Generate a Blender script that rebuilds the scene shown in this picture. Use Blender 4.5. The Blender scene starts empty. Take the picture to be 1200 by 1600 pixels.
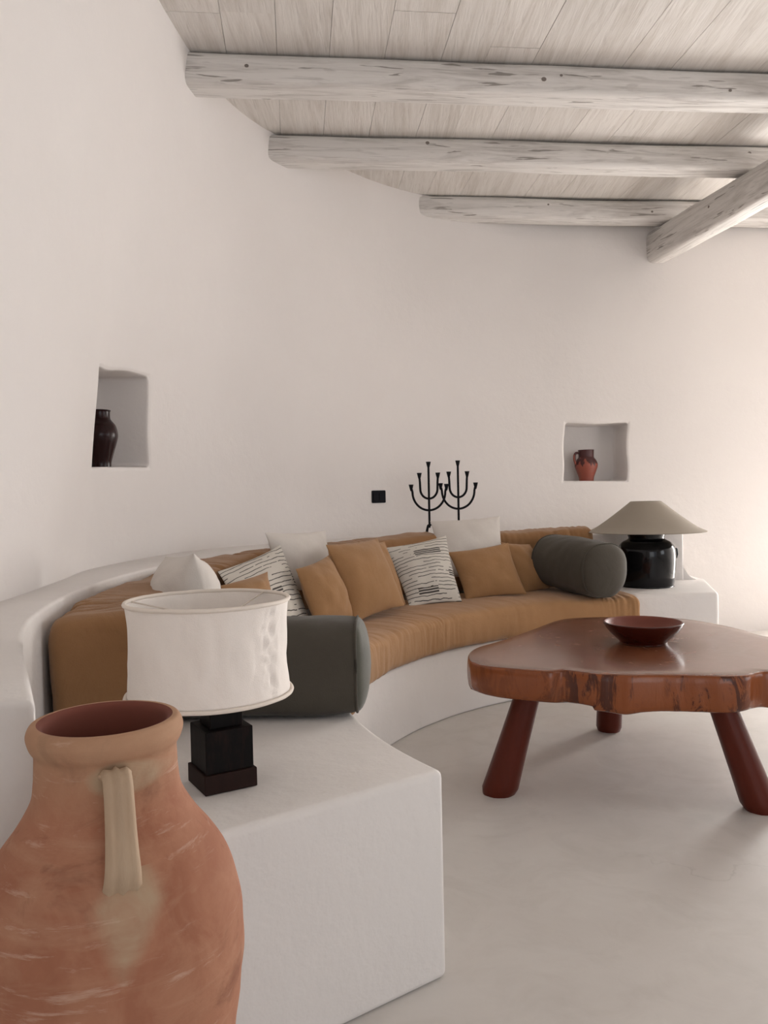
import bpy, math, random
from mathutils import Vector, noise
random.seed(7)
S = 1.15                      # the eye height, in metres; everything below is in eye heights
C = bpy.context.scene.collection
sc = bpy.context.scene
PI = math.pi
sin, cos, rad = math.sin, math.cos, math.radians

# ------------------------------------------------------------------ materials
class N:
    def __init__(s, name):
        s.m = bpy.data.materials.new(name); s.m.use_nodes = True
        s.t = s.m.node_tree; s.b = s.t.nodes['Principled BSDF']; s.l = s.t.links
    def n(s, kind, **kw):
        x = s.t.nodes.new(kind)
        for k, v in kw.items():
            if k.startswith('i_'): x.inputs[k[2:].replace('_', ' ')].default_value = v
            else: setattr(x, k, v)
        return x
    def link(s, a, b): s.l.new(a, b)
    def math(s, op, a, b=None, clamp=False):
        x = s.n('ShaderNodeMath', operation=op); x.use_clamp = clamp
        for i, v in enumerate((a, b)):
            if v is None: continue
            if isinstance(v, (int, float)): x.inputs[i].default_value = v
            else: s.link(v, x.inputs[i])
        return x.outputs[0]
    def coords(s, kind='Object', scale=(1, 1, 1), loc=(0, 0, 0), rot=(0, 0, 0)):
        tc = s.n('ShaderNodeTexCoord'); mp = s.n('ShaderNodeMapping')
        mp.inputs['Scale'].default_value = scale; mp.inputs['Location'].default_value = loc
        mp.inputs['Rotation'].default_value = rot
        s.link(tc.outputs[kind], mp.inputs[0]); return mp.outputs[0]
    def noise(s, vec, scale, detail=4, rough=.55, dist=0):
        x = s.n('ShaderNodeTexNoise'); x.inputs['Scale'].default_value = scale
        x.inputs['Detail'].default_value = detail; x.inputs['Roughness'].default_value = rough
        x.inputs['Distortion'].default_value = dist
        s.link(vec, x.inputs['Vector']); return x.outputs['Fac']
    def ramp(s, fac, stops):
        x = s.n('ShaderNodeValToRGB'); e = x.color_ramp.elements
        while len(e) < len(stops): e.new(.5)
        for q, (p, c) in zip(e, stops):
            q.position = p; q.color = (*c, 1) if len(c) == 3 else c
        s.link(fac, x.inputs[0]); return x.outputs[0]
    def mix(s, fac, a, b, mode='MIX'):
        x = s.n('ShaderNodeMix', data_type='RGBA', blend_type=mode)
        for sock, v in ((x.inputs[0], fac), (x.inputs[6], a), (x.inputs[7], b)):
            if isinstance(v, (int, float)): sock.default_value = v
            elif isinstance(v, tuple): sock.default_value = (*v, 1)
            else: s.link(v, sock)
        return x.outputs[2]
    def bump(s, h, strength=.3, dist=.01, prev=None):
        x = s.n('ShaderNodeBump'); x.inputs['Strength'].default_value = strength
        x.inputs['Distance'].default_value = dist; s.link(h, x.inputs['Height'])
        if prev is not None: s.link(prev, x.inputs['Normal'])
        return x.outputs[0]
    def set(s, col=None, rough=None, normal=None, **kw):
        if col is not None:
            if isinstance(col, tuple): s.b.inputs['Base Color'].default_value = (*col, 1)
            else: s.link(col, s.b.inputs['Base Color'])
        if rough is not None:
            if isinstance(rough, (int, float)): s.b.inputs['Roughness'].default_value = rough
            else: s.link(rough, s.b.inputs['Roughness'])
        if normal is not None: s.link(normal, s.b.inputs['Normal'])
        for k, v in kw.items(): s.b.inputs[k.replace('_', ' ')].default_value = v
        return s.m

def plaster_mat(name, base, dark, rough=.75, sc_=1.0):
    m = N(name); v = m.coords()
    n1 = m.noise(v, 1.6*sc_, 5, .6); n2 = m.noise(v, 14, 4, .6); n3 = m.noise(v, 120, 2)
    c = m.mix(m.ramp(n1, [(.35, (0, 0, 0)), (.7, (1, 1, 1))]), base, dark)
    h = m.math('ADD', m.math('MULTIPLY', n2, .6), m.math('MULTIPLY', n1, 1.6))
    b = m.bump(h, .35, .012); b = m.bump(n3, .12, .002, b)
    return m.set(c, rough, b, Specular_IOR_Level=.25)
M = {}
M['wall'] = plaster_mat('lime_plaster', (.750, .712, .688), (.730, .690, .665))
def bench_mat():
    m = N('bench_plaster'); v = m.coords()
    n1 = m.noise(v, 2.2, 5, .6); n2 = m.noise(v, 12, 4, .6)
    c = m.mix(m.ramp(n1, [(.35, (0, 0, 0)), (.7, (1, 1, 1))]), (.77, .735, .71), (.735, .70, .675))
    # scuffs: small grey stains of their own shape
    n4 = m.noise(v, 5.5, 6, .7, .6)
    c = m.mix(m.ramp(n4, [(.66, (0, 0, 0)), (.78, (.35, .35, .35))]), c, (.50, .45, .40))
    h = m.math('ADD', m.math('MULTIPLY', n2, .8), m.math('MULTIPLY', n1, 1.6))
    return m.set(c, .62, m.bump(h, .4, .012), Specular_IOR_Level=.3)
M['bench'] = bench_mat()
def floor_mat():
    m = N('polished_cement'); v = m.coords()
    n1 = m.noise(v, 1.3, 6, .62, .6); n2 = m.noise(v, 5, 5, .65, .9); n3 = m.noise(v, 60, 3)
    c = m.mix(m.ramp(n1, [(.3, (0, 0, 0)), (.7, (1, 1, 1))]), (.70, .67, .635), (.62, .585, .55))
    c = m.mix(m.ramp(n2, [(.45, (0, 0, 0)), (.75, (.5, .5, .5))]), c, (.54, .505, .465))
    # hairline cracks and trowel marks
    vo = m.n('ShaderNodeTexVoronoi', feature='DISTANCE_TO_EDGE'); vo.inputs['Scale'].default_value = .9
    w = m.n('ShaderNodeVectorMath', operation='ADD'); nz = m.n('ShaderNodeTexNoise'); nz.inputs['Scale'].default_value = 2.5
    nz.inputs['Detail'].default_value = 6
    m.link(v, nz.inputs['Vector']); m.link(v, w.inputs[0]); m.link(nz.outputs['Color'], w.inputs[1]); m.link(w.outputs[0], vo.inputs['Vector'])
    crack = m.ramp(vo.outputs['Distance'], [(0, (1, 1, 1)), (.006, (0, 0, 0))])
    gate = m.ramp(n1, [(.52, (0, 0, 0)), (.62, (1, 1, 1))])
    ck = m.mix(1.0, crack, gate, 'MULTIPLY')
    c = m.mix(m.math('MULTIPLY', ck, .35), c, (.40, .37, .34))
    r = m.math('ADD', m.math('MULTIPLY', n2, .25), .30)
    return m.set(c, r, m.bump(m.math('ADD', n2, m.math('MULTIPLY', n3, .15)), .18, .006), Specular_IOR_Level=.4)
M['floor'] = floor_mat()
def whitewood(name, long_axis, plank=False):
    m = N(name)
    st = (1.1, 16, 16) if long_axis == 'x' else (16, 1.1, 16)
    v = m.coords(scale=st)
    if plank:                                     # each board its own grain
        g = m.n('ShaderNodeNewGeometry'); off = m.n('ShaderNodeVectorMath', operation='ADD')
        k = m.math('MULTIPLY', g.outputs['Random Per Island'], 40)
        cb = m.n('ShaderNodeCombineXYZ'); m.link(k, cb.inputs[0]); m.link(k, cb.inputs[1])
        m.link(v, off.inputs[0]); m.link(cb.outputs[0], off.inputs[1]); v = off.outputs[0]
    n1 = m.noise(v, 1.0, 6, .62, 1.2); n2 = m.noise(m.coords(), 2.6, 4, .6)
    wv = m.n('ShaderNodeTexNoise'); wv.inputs['Scale'].default_value = 2.6; wv.inputs['Detail'].default_value = 3
    wv.inputs['Distortion'].default_value = 2.0; m.link(v, wv.inputs['Vector'])
    base = (.74, .71, .68) if not plank else (.71, .675, .64)
    c = m.mix(m.ramp(n1, [(.44, (0, 0, 0)), (.70, (1, 1, 1))]), base, (.42, .385, .355) if not plank else (.56, .515, .47))
    c = m.mix(m.ramp(wv.outputs['Fac'], [(.55, (0, 0, 0)), (.68, (.45, .45, .45))]), c, (.33, .30, .275) if not plank else (.50, .46, .42))
    c = m.mix(m.ramp(n2, [(.4, (0, 0, 0)), (.7, (.55, .55, .55))]), c, base)
    if plank:
        r = m.ramp(g.outputs['Random Per Island'], [(0, (.955, .95, .945)), (1, (1.03, 1.025, 1.02))])
        c = m.mix(1.0, c, r, 'MULTIPLY')
    if not plank:
        ck = m.noise(m.coords(scale=(2.2, 26, 26)), 1.6, 3, .5, .5)
        c = m.mix(m.ramp(ck, [(.655, (0, 0, 0)), (.675, (.75, .75, .75))]), c, (.20, .175, .155))
    h = m.math('ADD', n1, m.math('MULTIPLY', wv.outputs['Fac'], -.7))
    return m.set(c, .7, m.bump(h, .5, .006), Specular_IOR_Level=.25)
M['joist'] = whitewood('whitewashed_timber', 'x')
M['girder'] = whitewood('whitewashed_timber_girder', 'x')
M['plank'] = whitewood('whitewashed_boards', 'y', True)
M['knot'] = N('knot_wood').set((.20, .17, .15), .8)
M['gap'] = N('dark_gap').set((.05, .04, .035), .9)

def fabric(name, col, col2, wr=.5, sheen=.15, weave=260, rough=.85, wscale=5, stretch=(1, 1, 1)):
    m = N(name); v = m.coords(); vs = m.coords(scale=stretch)
    n1 = m.noise(v, 3.0, 5, .6); n2 = m.noise(vs, wscale, 4, .55, 1.0); n3 = m.noise(v, weave, 2)
    n4 = m.noise(v, 60, 3)
    c = m.mix(m.ramp(n1, [(.3, (0, 0, 0)), (.72, (1, 1, 1))]), col, col2)
    c = m.mix(m.math('MULTIPLY', m.ramp(n4, [(.4, (0, 0, 0)), (.7, (1, 1, 1))]), .25), c, col2)
    b = m.bump(n2, wr, .012); b = m.bump(n3, .35, .0015, b)
    return m.set(c, rough, b, Sheen_Weight=sheen, Sheen_Roughness=.5, Specular_IOR_Level=.15)
TAN, TAN2 = (.37, .205, .096), (.31, .168, .074)
M['tan'] = fabric('ochre_linen', TAN, TAN2, .35)
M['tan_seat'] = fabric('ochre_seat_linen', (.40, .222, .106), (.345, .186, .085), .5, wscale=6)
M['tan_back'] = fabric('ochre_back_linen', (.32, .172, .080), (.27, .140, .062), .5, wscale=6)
M['olive'] = fabric('olive_velvet', (.082, .072, .057), (.066, .057, .045), .4, .10, rough=.8, wscale=4)
M['piping'] = fabric('pale_olive_cap', (.10, .098, .078), (.082, .080, .063), .4, .3, rough=.7)
M['cream'] = fabric('cream_linen', (.69, .645, .60), (.62, .575, .53), .35, .1)
M['shade'] = fabric('lamp_linen', (.90, .84, .785), (.87, .80, .74), .5, .05, wscale=5, weave=400)
M['shade_far'] = fabric('flax_lampshade', (.34, .295, .24), (.315, .27, .22), .12, .1, weave=500)
def stripe(name, dashes, seed):
    m = N(name); uv = m.coords('UV'); sep = m.n('ShaderNodeSeparateXYZ'); m.link(uv, sep.inputs[0])
    u, v = sep.outputs[0], sep.outputs[1]
    wob = m.noise(m.coords('UV', scale=(1.5, 1.2, 1), loc=(seed, 0, 0)), 3.0, 2)
    vv = m.math('ADD', m.math('MULTIPLY', v, 19), m.math('MULTIPLY', wob, .9))
    fr = m.math('FRACT', vv)
    line = m.math('LESS_THAN', m.math('ABSOLUTE', m.math('SUBTRACT', fr, .5)), .09)
    row = m.math('FLOOR', vv)
    cb = m.n('ShaderNodeCombineXYZ'); m.link(m.math('MULTIPLY', u, 3.2), cb.inputs[0]); m.link(m.math('MULTIPLY', row, 7.31), cb.inputs[1])
    cb.inputs[2].default_value = seed
    br = m.noise(cb.outputs[0], 1.4, 2)
    line = m.math('MULTIPLY', line, m.math('GREATER_THAN', br, .41))
    tot = line
    for (u0, u1, v0, v1) in dashes:
        a = m.math('MULTIPLY', m.math('GREATER_THAN', u, u0), m.math('LESS_THAN', u, u1))
        b = m.math('MULTIPLY', m.math('GREATER_THAN', v, v0), m.math('LESS_THAN', v, v1))
        st = m.math('LESS_THAN', m.math('FRACT', m.math('MULTIPLY', m.math('SUBTRACT', v, v0), 30)), .62)
        bx_ = m.math('MULTIPLY', a, b)
        tot = m.math('MAXIMUM', m.math('MULTIPLY', tot, m.math('SUBTRACT', 1.0, bx_)), m.math('MULTIPLY', bx_, st))
    n1 = m.noise(m.coords(), 8, 4)
    base = m.mix(n1, (.66, .62, .56), (.56, .52, .46))
    c = m.mix(m.math('MULTIPLY', tot, .93), base, (.035, .03, .028))
    b = m.bump(m.noise(m.coords(), 250, 2), .35, .002)
    return m.set(c, .9, b, Specular_IOR_Level=.15)
M['stripeA'] = stripe('striped_linen_slanted', [(.86, .97, .50, .66), (.40, .55, .40, .50), (.80, .97, .03, .13), (.10, .22, .10, .18)], 3.1)
M['stripeB'] = stripe('striped_linen_upright', [(.36, .80, .71, .79), (.86, .98, .36, .45), (.22, .58, .13, .21)], 8.4)

def terracotta():
    m = N('weathered_terracotta'); v = m.coords()
    n1 = m.noise(v, 3.2, 6, .62, .8); n2 = m.noise(v, 12, 5, .65, .5); n3 = m.noise(v, 90, 3)
    vs = m.coords(scale=(1, 1, 5)); n4 = m.noise(vs, 4, 5, .6, .6)
    c = m.mix(m.ramp(n1, [(.3, (0, 0, 0)), (.7, (1, 1, 1))]), (.38, .165, .098), (.285, .112, .064))
    c = m.mix(m.ramp(n2, [(.40, (0, 0, 0)), (.62, (.8, .8, .8))]), c, (.42, .205, .125))
    c = m.mix(m.ramp(n4, [(.54, (0, 0, 0)), (.72, (.55, .55, .55))]), c, (.50, .30, .195))
    c = m.mix(m.ramp(m.noise(m.coords(loc=(4, 2, 1)), 6, 6, .7, 1.0), [(.56, (0, 0, 0)), (.70, (.75, .75, .75))]), c, (.17, .062, .038))
    # pale slip on the rim and neck, and a run of slip below the handle (object z in metres from the centre)
    sep = m.n('ShaderNodeSeparateXYZ'); tc = m.n('ShaderNodeTexCoord'); m.link(tc.outputs['Object'], sep.inputs[0])
    z = m.math('ADD', sep.outputs[2], m.math('MULTIPLY', m.math('SUBTRACT', n2, .5), .06))
    rim = m.n('ShaderNodeMapRange'); rim.inputs[1].default_value = JZ(.66); rim.inputs[2].default_value = JZ(.74)
    m.link(z, rim.inputs[0])
    c = m.mix(m.math('MULTIPLY', rim.outputs[0], .62), c, (.45, .285, .175))
    # slip patch: distance from handle line on the camera side
    x = m.math('ADD', sep.outputs[0], m.math('MULTIPLY', m.math('SUBTRACT', n1, .5), .05))
    ax = m.math('ABSOLUTE', m.math('SUBTRACT', x, (HX-.014)*S if False else HX*S))
    front = m.math('LESS_THAN', sep.outputs[1], 0)
    zz = sep.outputs[2]
    def band(z0, z1, w0, w1):
        t = m.n('ShaderNodeMapRange'); t.inputs[1].default_value = JZ(z0); t.inputs[2].default_value = JZ(z1)
        t.inputs[3].default_value = w0*S; t.inputs[4].default_value = w1*S; m.link(zz, t.inputs[0])
        ins = m.math('MULTIPLY', m.math('GREATER_THAN', zz, JZ(z0)), m.math('LESS_THAN', zz, JZ(z1)))
        e = m.math('MULTIPLY', m.math('SUBTRACT', t.outputs[0], ax), 1/(.022), True)
        return m.math('MULTIPLY', e, ins)
    s1 = band(.528, .596, .008, .040); s2 = band(.596, .625, .040, .020); 
    ex = m.math('POWER', m.math('MULTIPLY', m.math('SUBTRACT', x, (HX-.018)*S), 1/(.042*S)), 2); ez = m.math('POWER', m.math('MULTIPLY', m.math('SUBTRACT', zz, JZ(.708)), 1/(.020*S)), 2)
    s3 = m.math('MULTIPLY', m.math('SUBTRACT', 1.0, m.math('ADD', ex, ez)), 2.0, True)
    sp = m.math('MULTIPLY', m.math('MAXIMUM', m.math('MAXIMUM', s1, s2), s3), front)
    sp = m.math('MULTIPLY', sp, m.ramp(n2, [(.30, (.25, .25, .25)), (.55, (1, 1, 1))]))
    c = m.mix(m.math('MULTIPLY', sp, .85), c, (.44, .33, .22))
    # white salt scratches
    sc1 = m.ramp(m.noise(m.coords(scale=(1, 1, 7), rot=(.2, .3, 0)), 7, 7, .72, .4), [(.58, (0, 0, 0)), (.68, (.8, .8, .8))])
    c = m.mix(m.math('MULTIPLY', sc1, .5), c, (.68, .52, .42))
    h = m.math('ADD', m.math('MULTIPLY', n4, .8), m.math('MULTIPLY', n2, .4))
    b = m.bump(h, .35, .006); b = m.bump(n3, .25, .0015, b)
    return m.set(c, .82, b, Specular_IOR_Level=.25)
HX = .056
JC = .376                                     # jar mesh centre height (set again when built)
def JZ(z): return (z - JC)*S
M['terracotta'] = terracotta()
def slip():
    m = N('pale_slip_clay'); v = m.coords(); n1 = m.noise(m.coords(scale=(9, 9, 1.2)), 3, 5, .6)
    c = m.mix(n1, (.52, .40, .28), (.38, .25, .16))
    return m.set(c, .8, m.bump(n1, .5, .006))
M['slip'] = slip()
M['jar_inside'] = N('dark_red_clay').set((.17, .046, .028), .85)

def wood_top():
    m = N('varnished_burl_top'); v = m.coords()
    n1 = m.noise(v, 1.6, 5, .6, 2.5); n2 = m.noise(v, 9, 5, .7, 1.2); n3 = m.noise(v, 3.5, 6, .7, 3.0)
    w = m.n('ShaderNodeTexWave', wave_type='RINGS', rings_direction='Z'); w.inputs['Scale'].default_value = 2.2
    w.inputs['Distortion'].default_value = 9; w.inputs['Detail'].default_value = 4; w.inputs['Detail Scale'].default_value = 1.2
    m.link(v, w.inputs['Vector'])
    c = m.mix(m.ramp(n1, [(.3, (0, 0, 0)), (.7, (1, 1, 1))]), (.235, .088, .042), (.150, .050, .024))
    c = m.mix(m.math('MULTIPLY', w.outputs['Fac'], .30), c, (.14, .035, .014))
    c = m.mix(m.ramp(n3, [(.55, (0, 0, 0)), (.7, (.35, .35, .35))]), c, (.30, .125, .062))
    r = m.math('ADD', m.math('MULTIPLY', n2, .16), .17)
    return m.set(c, r, m.bump(n2, .08, .002), Coat_Weight=.35, Coat_Roughness=.12)
def wood_side():
    m = N('varnished_bark_edge'); v = m.coords(scale=(1, 1, .45)); vv = m.coords(scale=(1, 1, .3))
    n1 = m.noise(m.coords(), 3, 4, .6, 1); n2 = m.noise(vv, 13, 6, .66, 1.6); n5 = m.noise(m.coords(loc=(.9, .3, 0), scale=(1, 1, .1)), 2.9, 2, .5)
    sp = m.n('ShaderNodeSeparateXYZ'); m.link(m.coords(), sp.inputs[0])
    def near(x0, w_): return m.math('SUBTRACT', 1.0, m.math('POWER', m.math('MULTIPLY', m.math('SUBTRACT', sp.outputs[0], x0*S), 1/(w_*S)), 2), True)
    gate = m.math('MULTIPLY', m.math('ADD', m.math('MAXIMUM', near(-.25, .12), near(.06, .14)), m.math('MULTIPLY', m.math('SUBTRACT', n5, .5), 2.0)), 1.6, True)
    c = m.mix(n1, (.29, .085, .026), (.19, .050, .015))
    mask = m.math('MULTIPLY', m.ramp(n2, [(.50, (0, 0, 0)), (.56, (1, 1, 1))]), gate)
    c = m.mix(mask, c, (.075, .020, .009))
    c = m.mix(m.ramp(m.noise(v, 22, 4, .7, 1), [(.62, (0, 0, 0)), (.72, (.5, .5, .5))]), c, (.13, .04, .016))
    return m.set(c, .26, m.bump(n2, .3, .008), Coat_Weight=.15, Coat_Roughness=.12, Specular_IOR_Level=.3)
M['ttop'] = wood_top(); M['tside'] = wood_side()
def wood_leg():
    m = N('oiled_red_wood'); n = m.noise(m.coords(scale=(12, 12, 1.4)), 2, 5, .6, .8)
    c = m.mix(n, (.115, .018, .008), (.070, .011, .005))
    return m.set(c, .36, m.bump(n, .15, .003), Specular_IOR_Level=.22)
M['tleg'] = wood_leg()
def bowl_mat():
    m = N('turned_mahogany'); n = m.noise(m.coords(scale=(1, 1, 9)), 6, 5, .6, .8)
    return m.set(m.mix(n, (.070, .010, .005), (.042, .006, .003)), .24, None, Specular_IOR_Level=.3)
M['bowl'] = bowl_mat()
M['bowl_in'] = N('bowl_inside').set((.17, .036, .018), .5)
M['iron'] = N('black_wrought_iron').set((.007, .007, .009), .6, None, Specular_IOR_Level=.12)
def black_wood():
    m = N('blackened_wood'); n = m.noise(m.coords(scale=(8, 8, 2)), 6, 5, .7)
    return m.set(m.mix(m.ramp(n, [(.5, (0, 0, 0)), (.75, (1, 1, 1))]), (.007, .006, .006), (.022, .011, .009)), .5, m.bump(n, .2, .003), Specular_IOR_Level=.08)
M['blackwood'] = black_wood()
def base_wood():
    m = N('dark_brown_plinth'); n = m.noise(m.coords(scale=(8, 8, 2)), 6, 5, .7)
    return m.set(m.mix(n, (.016, .009, .008), (.030, .014, .011)), .6, None, Specular_IOR_Level=.1)
M['brownblack'] = base_wood()
def black_glaze():
    m = N('black_glaze'); n = m.noise(m.coords(), 14, 4)
    return m.set((.005, .005, .006), .12, m.bump(n, .12, .006), Specular_IOR_Level=.28)
M['glaze'] = black_glaze()
M['oxblood'] = N('oxblood_glaze').set((.016, .003, .003), .25, None, Specular_IOR_Level=.25)
def jug_mat():
    m = N('dipped_red_clay'); tc = m.n('ShaderNodeTexCoord'); sep = m.n('ShaderNodeSeparateXYZ'); m.link(tc.outputs['Object'], sep.inputs[0])
    n = m.noise(m.coords(scale=(1, 1, .15)), 26, 3, .5)
    z = m.math('ADD', sep.outputs[2], m.math('MULTIPLY', m.math('SUBTRACT', n, .5), .26))
    f = m.math('GREATER_THAN', z, .012)
    c = m.mix(f, (.27, .062, .038), (.055, .008, .008))
    return m.set(c, .4)
M['jug'] = jug_mat()
M['plastic'] = N('black_plastic').set((.005, .005, .008), .5, None, Specular_IOR_Level=.1)
M['brass'] = N('brass_fitting').set((.30, .22, .12), .35, None, Metallic=1.0)
M['cream_cord'] = N('cream_tape').set((.78, .70, .62), .8)

# ------------------------------------------------------------------ object helpers
WORLD = {}
def link(name, verts, faces, mat, parent=None, smooth=True, uvs=None, base=None, mats=None, fmat=None):
    """verts in eye heights, world space"""
    xs = [v[0] for v in verts]; ys = [v[1] for v in verts]; zs = [v[2] for v in verts]
    if base is not None: o0 = Vector(base)
    elif parent is None: o0 = Vector(((min(xs)+max(xs))/2, (min(ys)+max(ys))/2, min(zs)))
    else: o0 = Vector(((min(xs)+max(xs))/2, (min(ys)+max(ys))/2, (min(zs)+max(zs))/2))
    me = bpy.data.meshes.new(name)
    me.from_pydata([tuple((Vector(v)-o0)*S) for v in verts], [], faces)
    if uvs:
        l = me.uv_layers.new(name='UVMap')
        for p in me.polygons:
            for li, vi in zip(p.loop_indices, p.vertices): l.data[li].uv = uvs[vi]
    for p in me.polygons: p.use_smooth = smooth
    for q in (mats or [mat]): me.materials.append(q)
    if fmat:
        for p in me.polygons: p.material_index = fmat(p)
    me.validate(); me.update()
    o = bpy.data.objects.new(name, me); C.objects.link(o)
    if parent is not None:
        o.parent = parent; o.location = (o0 - WORLD[parent.name])*S
    else: o.location = o0*S
    WORLD[o.name] = o0
    return o
def fixn(o):
    import bmesh
    bm = bmesh.new(); bm.from_mesh(o.data); bmesh.ops.recalc_face_normals(bm, faces=bm.faces); bm.to_mesh(o.data); bm.free()
    return o
def sharp(o, ang=40):
    import bmesh
    bm = bmesh.new(); bm.from_mesh(o.data)
    for e in bm.edges:
        if len(e.link_faces) == 2 and e.calc_face_angle(0) > rad(ang): e.smooth = False
    bm.to_mesh(o.data); bm.free(); return o
def bevel(o, w, seg=3, ang=35):
    b = o.modifiers.new('bevel', 'BEVEL'); b.width = w*S; b.segments = seg; b.limit_method = 'ANGLE'; b.angle_limit = rad(ang)
    b.harden_normals = False
    return o
def thing(name, label, cat, loc, group=None):
    o = bpy.data.objects.new(name, None); C.objects.link(o); o.location = Vector(loc)*S
    o.empty_display_size = .05; WORLD[o.name] = Vector(loc); return tag(o, label, cat, group)
def tag(o, label, cat, group=None):
    o['label'] = label; o['category'] = cat
    if group: o['group'] = group
    return o
def struct(o): o['kind'] = 'structure'; return o

def lathe(prof, cx, cy, n=64, lean=(0, 0), z0=0, jitter=0, seed=0):
    """prof list of (r, z); returns verts, faces"""
    V, F = [], []
    for (r, z) in prof:
        for k in range(n):
            a = 2*PI*k/n
            rr = r
            if jitter: rr = r*(1 + jitter*noise.noise(Vector((cos(a)*1.3+seed, sin(a)*1.3, z*6))))
            V.append((cx+rr*cos(a)+lean[0]*(z-z0), cy+rr*sin(a)+lean[1]*(z-z0), z))
    for i in range(len(prof)-1):
        for k in range(n):
            F.append((i*n+k, i*n+(k+1) % n, (i+1)*n+(k+1) % n, (i+1)*n+k))
    return V, F
def smooth_prof(pts, k=6):
    """catmull-rom through the profile points"""
    out = []
    P = [pts[0]]+list(pts)+[pts[-1]]
    for i in range(1, len(P)-2):
        for j in range(k):
            out.append(cr(P[i-1], P[i], P[i+1], P[i+2], j/k))
    out.append(pts[-1]); return out
def cr(a, b, c, d, t):
    return tuple(.5*((2*q)+(-p+r)*t+(2*p-5*q+4*r-s)*t*t+(-p+3*q-3*r+s)*t**3) for p, q, r, s in zip(a, b, c, d))
def tube(path, radii, n=12, flat=1.0, up=Vector((0, 0, 1)), cap=True):
    V, F = [], []; m = len(path)
    P = [Vector(p) for p in path]
    prev = None
    for i, p in enumerate(P):
        d = (P[min(i+1, m-1)]-P[max(i-1, 0)]).normalized()
        if prev is None:
            a = d.cross(up)
            if a.length < 1e-3: a = d.cross(Vector((1, 0, 0)))
            a.normalize()
        else: a = (prev - d*prev.dot(d)).normalized()
        prev = a; b = d.cross(a).normalized()
        r = radii[i] if isinstance(radii, (list, tuple)) else radii
        for k in range(n):
            t = 2*PI*k/n; V.append(tuple(p+a*r*cos(t)+b*r*flat*sin(t)))
    for i in range(m-1):
        for k in range(n): F.append((i*n+k, i*n+(k+1) % n, (i+1)*n+(k+1) % n, (i+1)*n+k))
    if cap: F.append(tuple(reversed(range(n)))); F.append(tuple(range((m-1)*n, m*n)))
    return V, F
def join(*parts):
    V, F = [], []
    for v, f in parts:
        o = len(V); V += list(v); F += [tuple(i+o for i in q) for q in f]
    return V, F
def prism(poly, z0, z1):
    n = len(poly)
    V = [(x, y, z0) for x, y in poly]+[(x, y, z1) for x, y in poly]
    F = [tuple(reversed(range(n))), tuple(range(n, 2*n))]+[(i, (i+1) % n, n+(i+1) % n, n+i) for i in range(n)]
    return V, F
def box(cx, cy, z0, z1, wx, wy, rot=0):
    P = []
    for sx, sy in ((-1, -1), (1, -1), (1, 1), (-1, 1)):
        x, y = sx*wx/2, sy*wy/2; P.append((cx+x*cos(rot)-y*sin(rot), cy+x*sin(rot)+y*cos(rot)))
    return prism(P, z0, z1)
def spline(pts, per=10):
    return smooth_prof(pts, per)

# ------------------------------------------------------------------ the curved wall
BC = (1.41, 2.50)                                 # centre of the bench arc
LOW = [(-1.0, -2.6), (-1.0, -.4), (-1.0, 1.2), (-1.0, 2.05), (-1.05, 2.6), (-1.10, 3.1), (-.963, 3.89), (-.60, 4.42), (0, 4.98), (.7, 5.30), (1.4, 5.45), (2.2, 5.52), (2.95, 5.60)]
UPP = [(-.97, -2.6), (-.94, -.4), (-.90, 1.2), (-.86, 2.2), (-.82, 2.8), (-.808, 3.25), (-.70, 3.92), (-.45, 4.40), (.1, 5.05), (.8, 5.40), (1.5, 5.52), (2.3, 5.585), (2.95, 5.60)]
ZC = 2.90
def curve_at(P, u):
    u = max(0, min(len(P)-1-1e-6, u)); i = int(u); t = u-i
    Q = [P[max(i-1, 0)], P[i], P[min(i+1, len(P)-1)], P[min(i+2, len(P)-1)]]
    return cr(*Q, t)
def wall_pt(u, z):
    a = curve_at(LOW, u); b = curve_at(UPP, u)
    t = max(0, (z-.742)/(ZC-.742))
    return Vector((a[0]+(b[0]-a[0])*t, a[1]+(b[1]-a[1])*t, z))
def wall_n(u, z):                                 # pointing away from the room
    d = wall_pt(u+.02, z)-wall_pt(u-.02, z); return Vector((-d.y, d.x, 0)).normalized()
# niches: corner parameters (u, z) TL, TR, BR, BL, depth
#NICHES#
NICHES = [dict(q=[(4.36, 1.465), (5.33, 1.519), (5.47, 1.135), (4.57, 1.116)], depth=.28),
          dict(q=[(9.72, 1.453), (10.3, 1.449), (10.31, 1.053), (9.72, 1.061)], depth=.22)]
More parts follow.
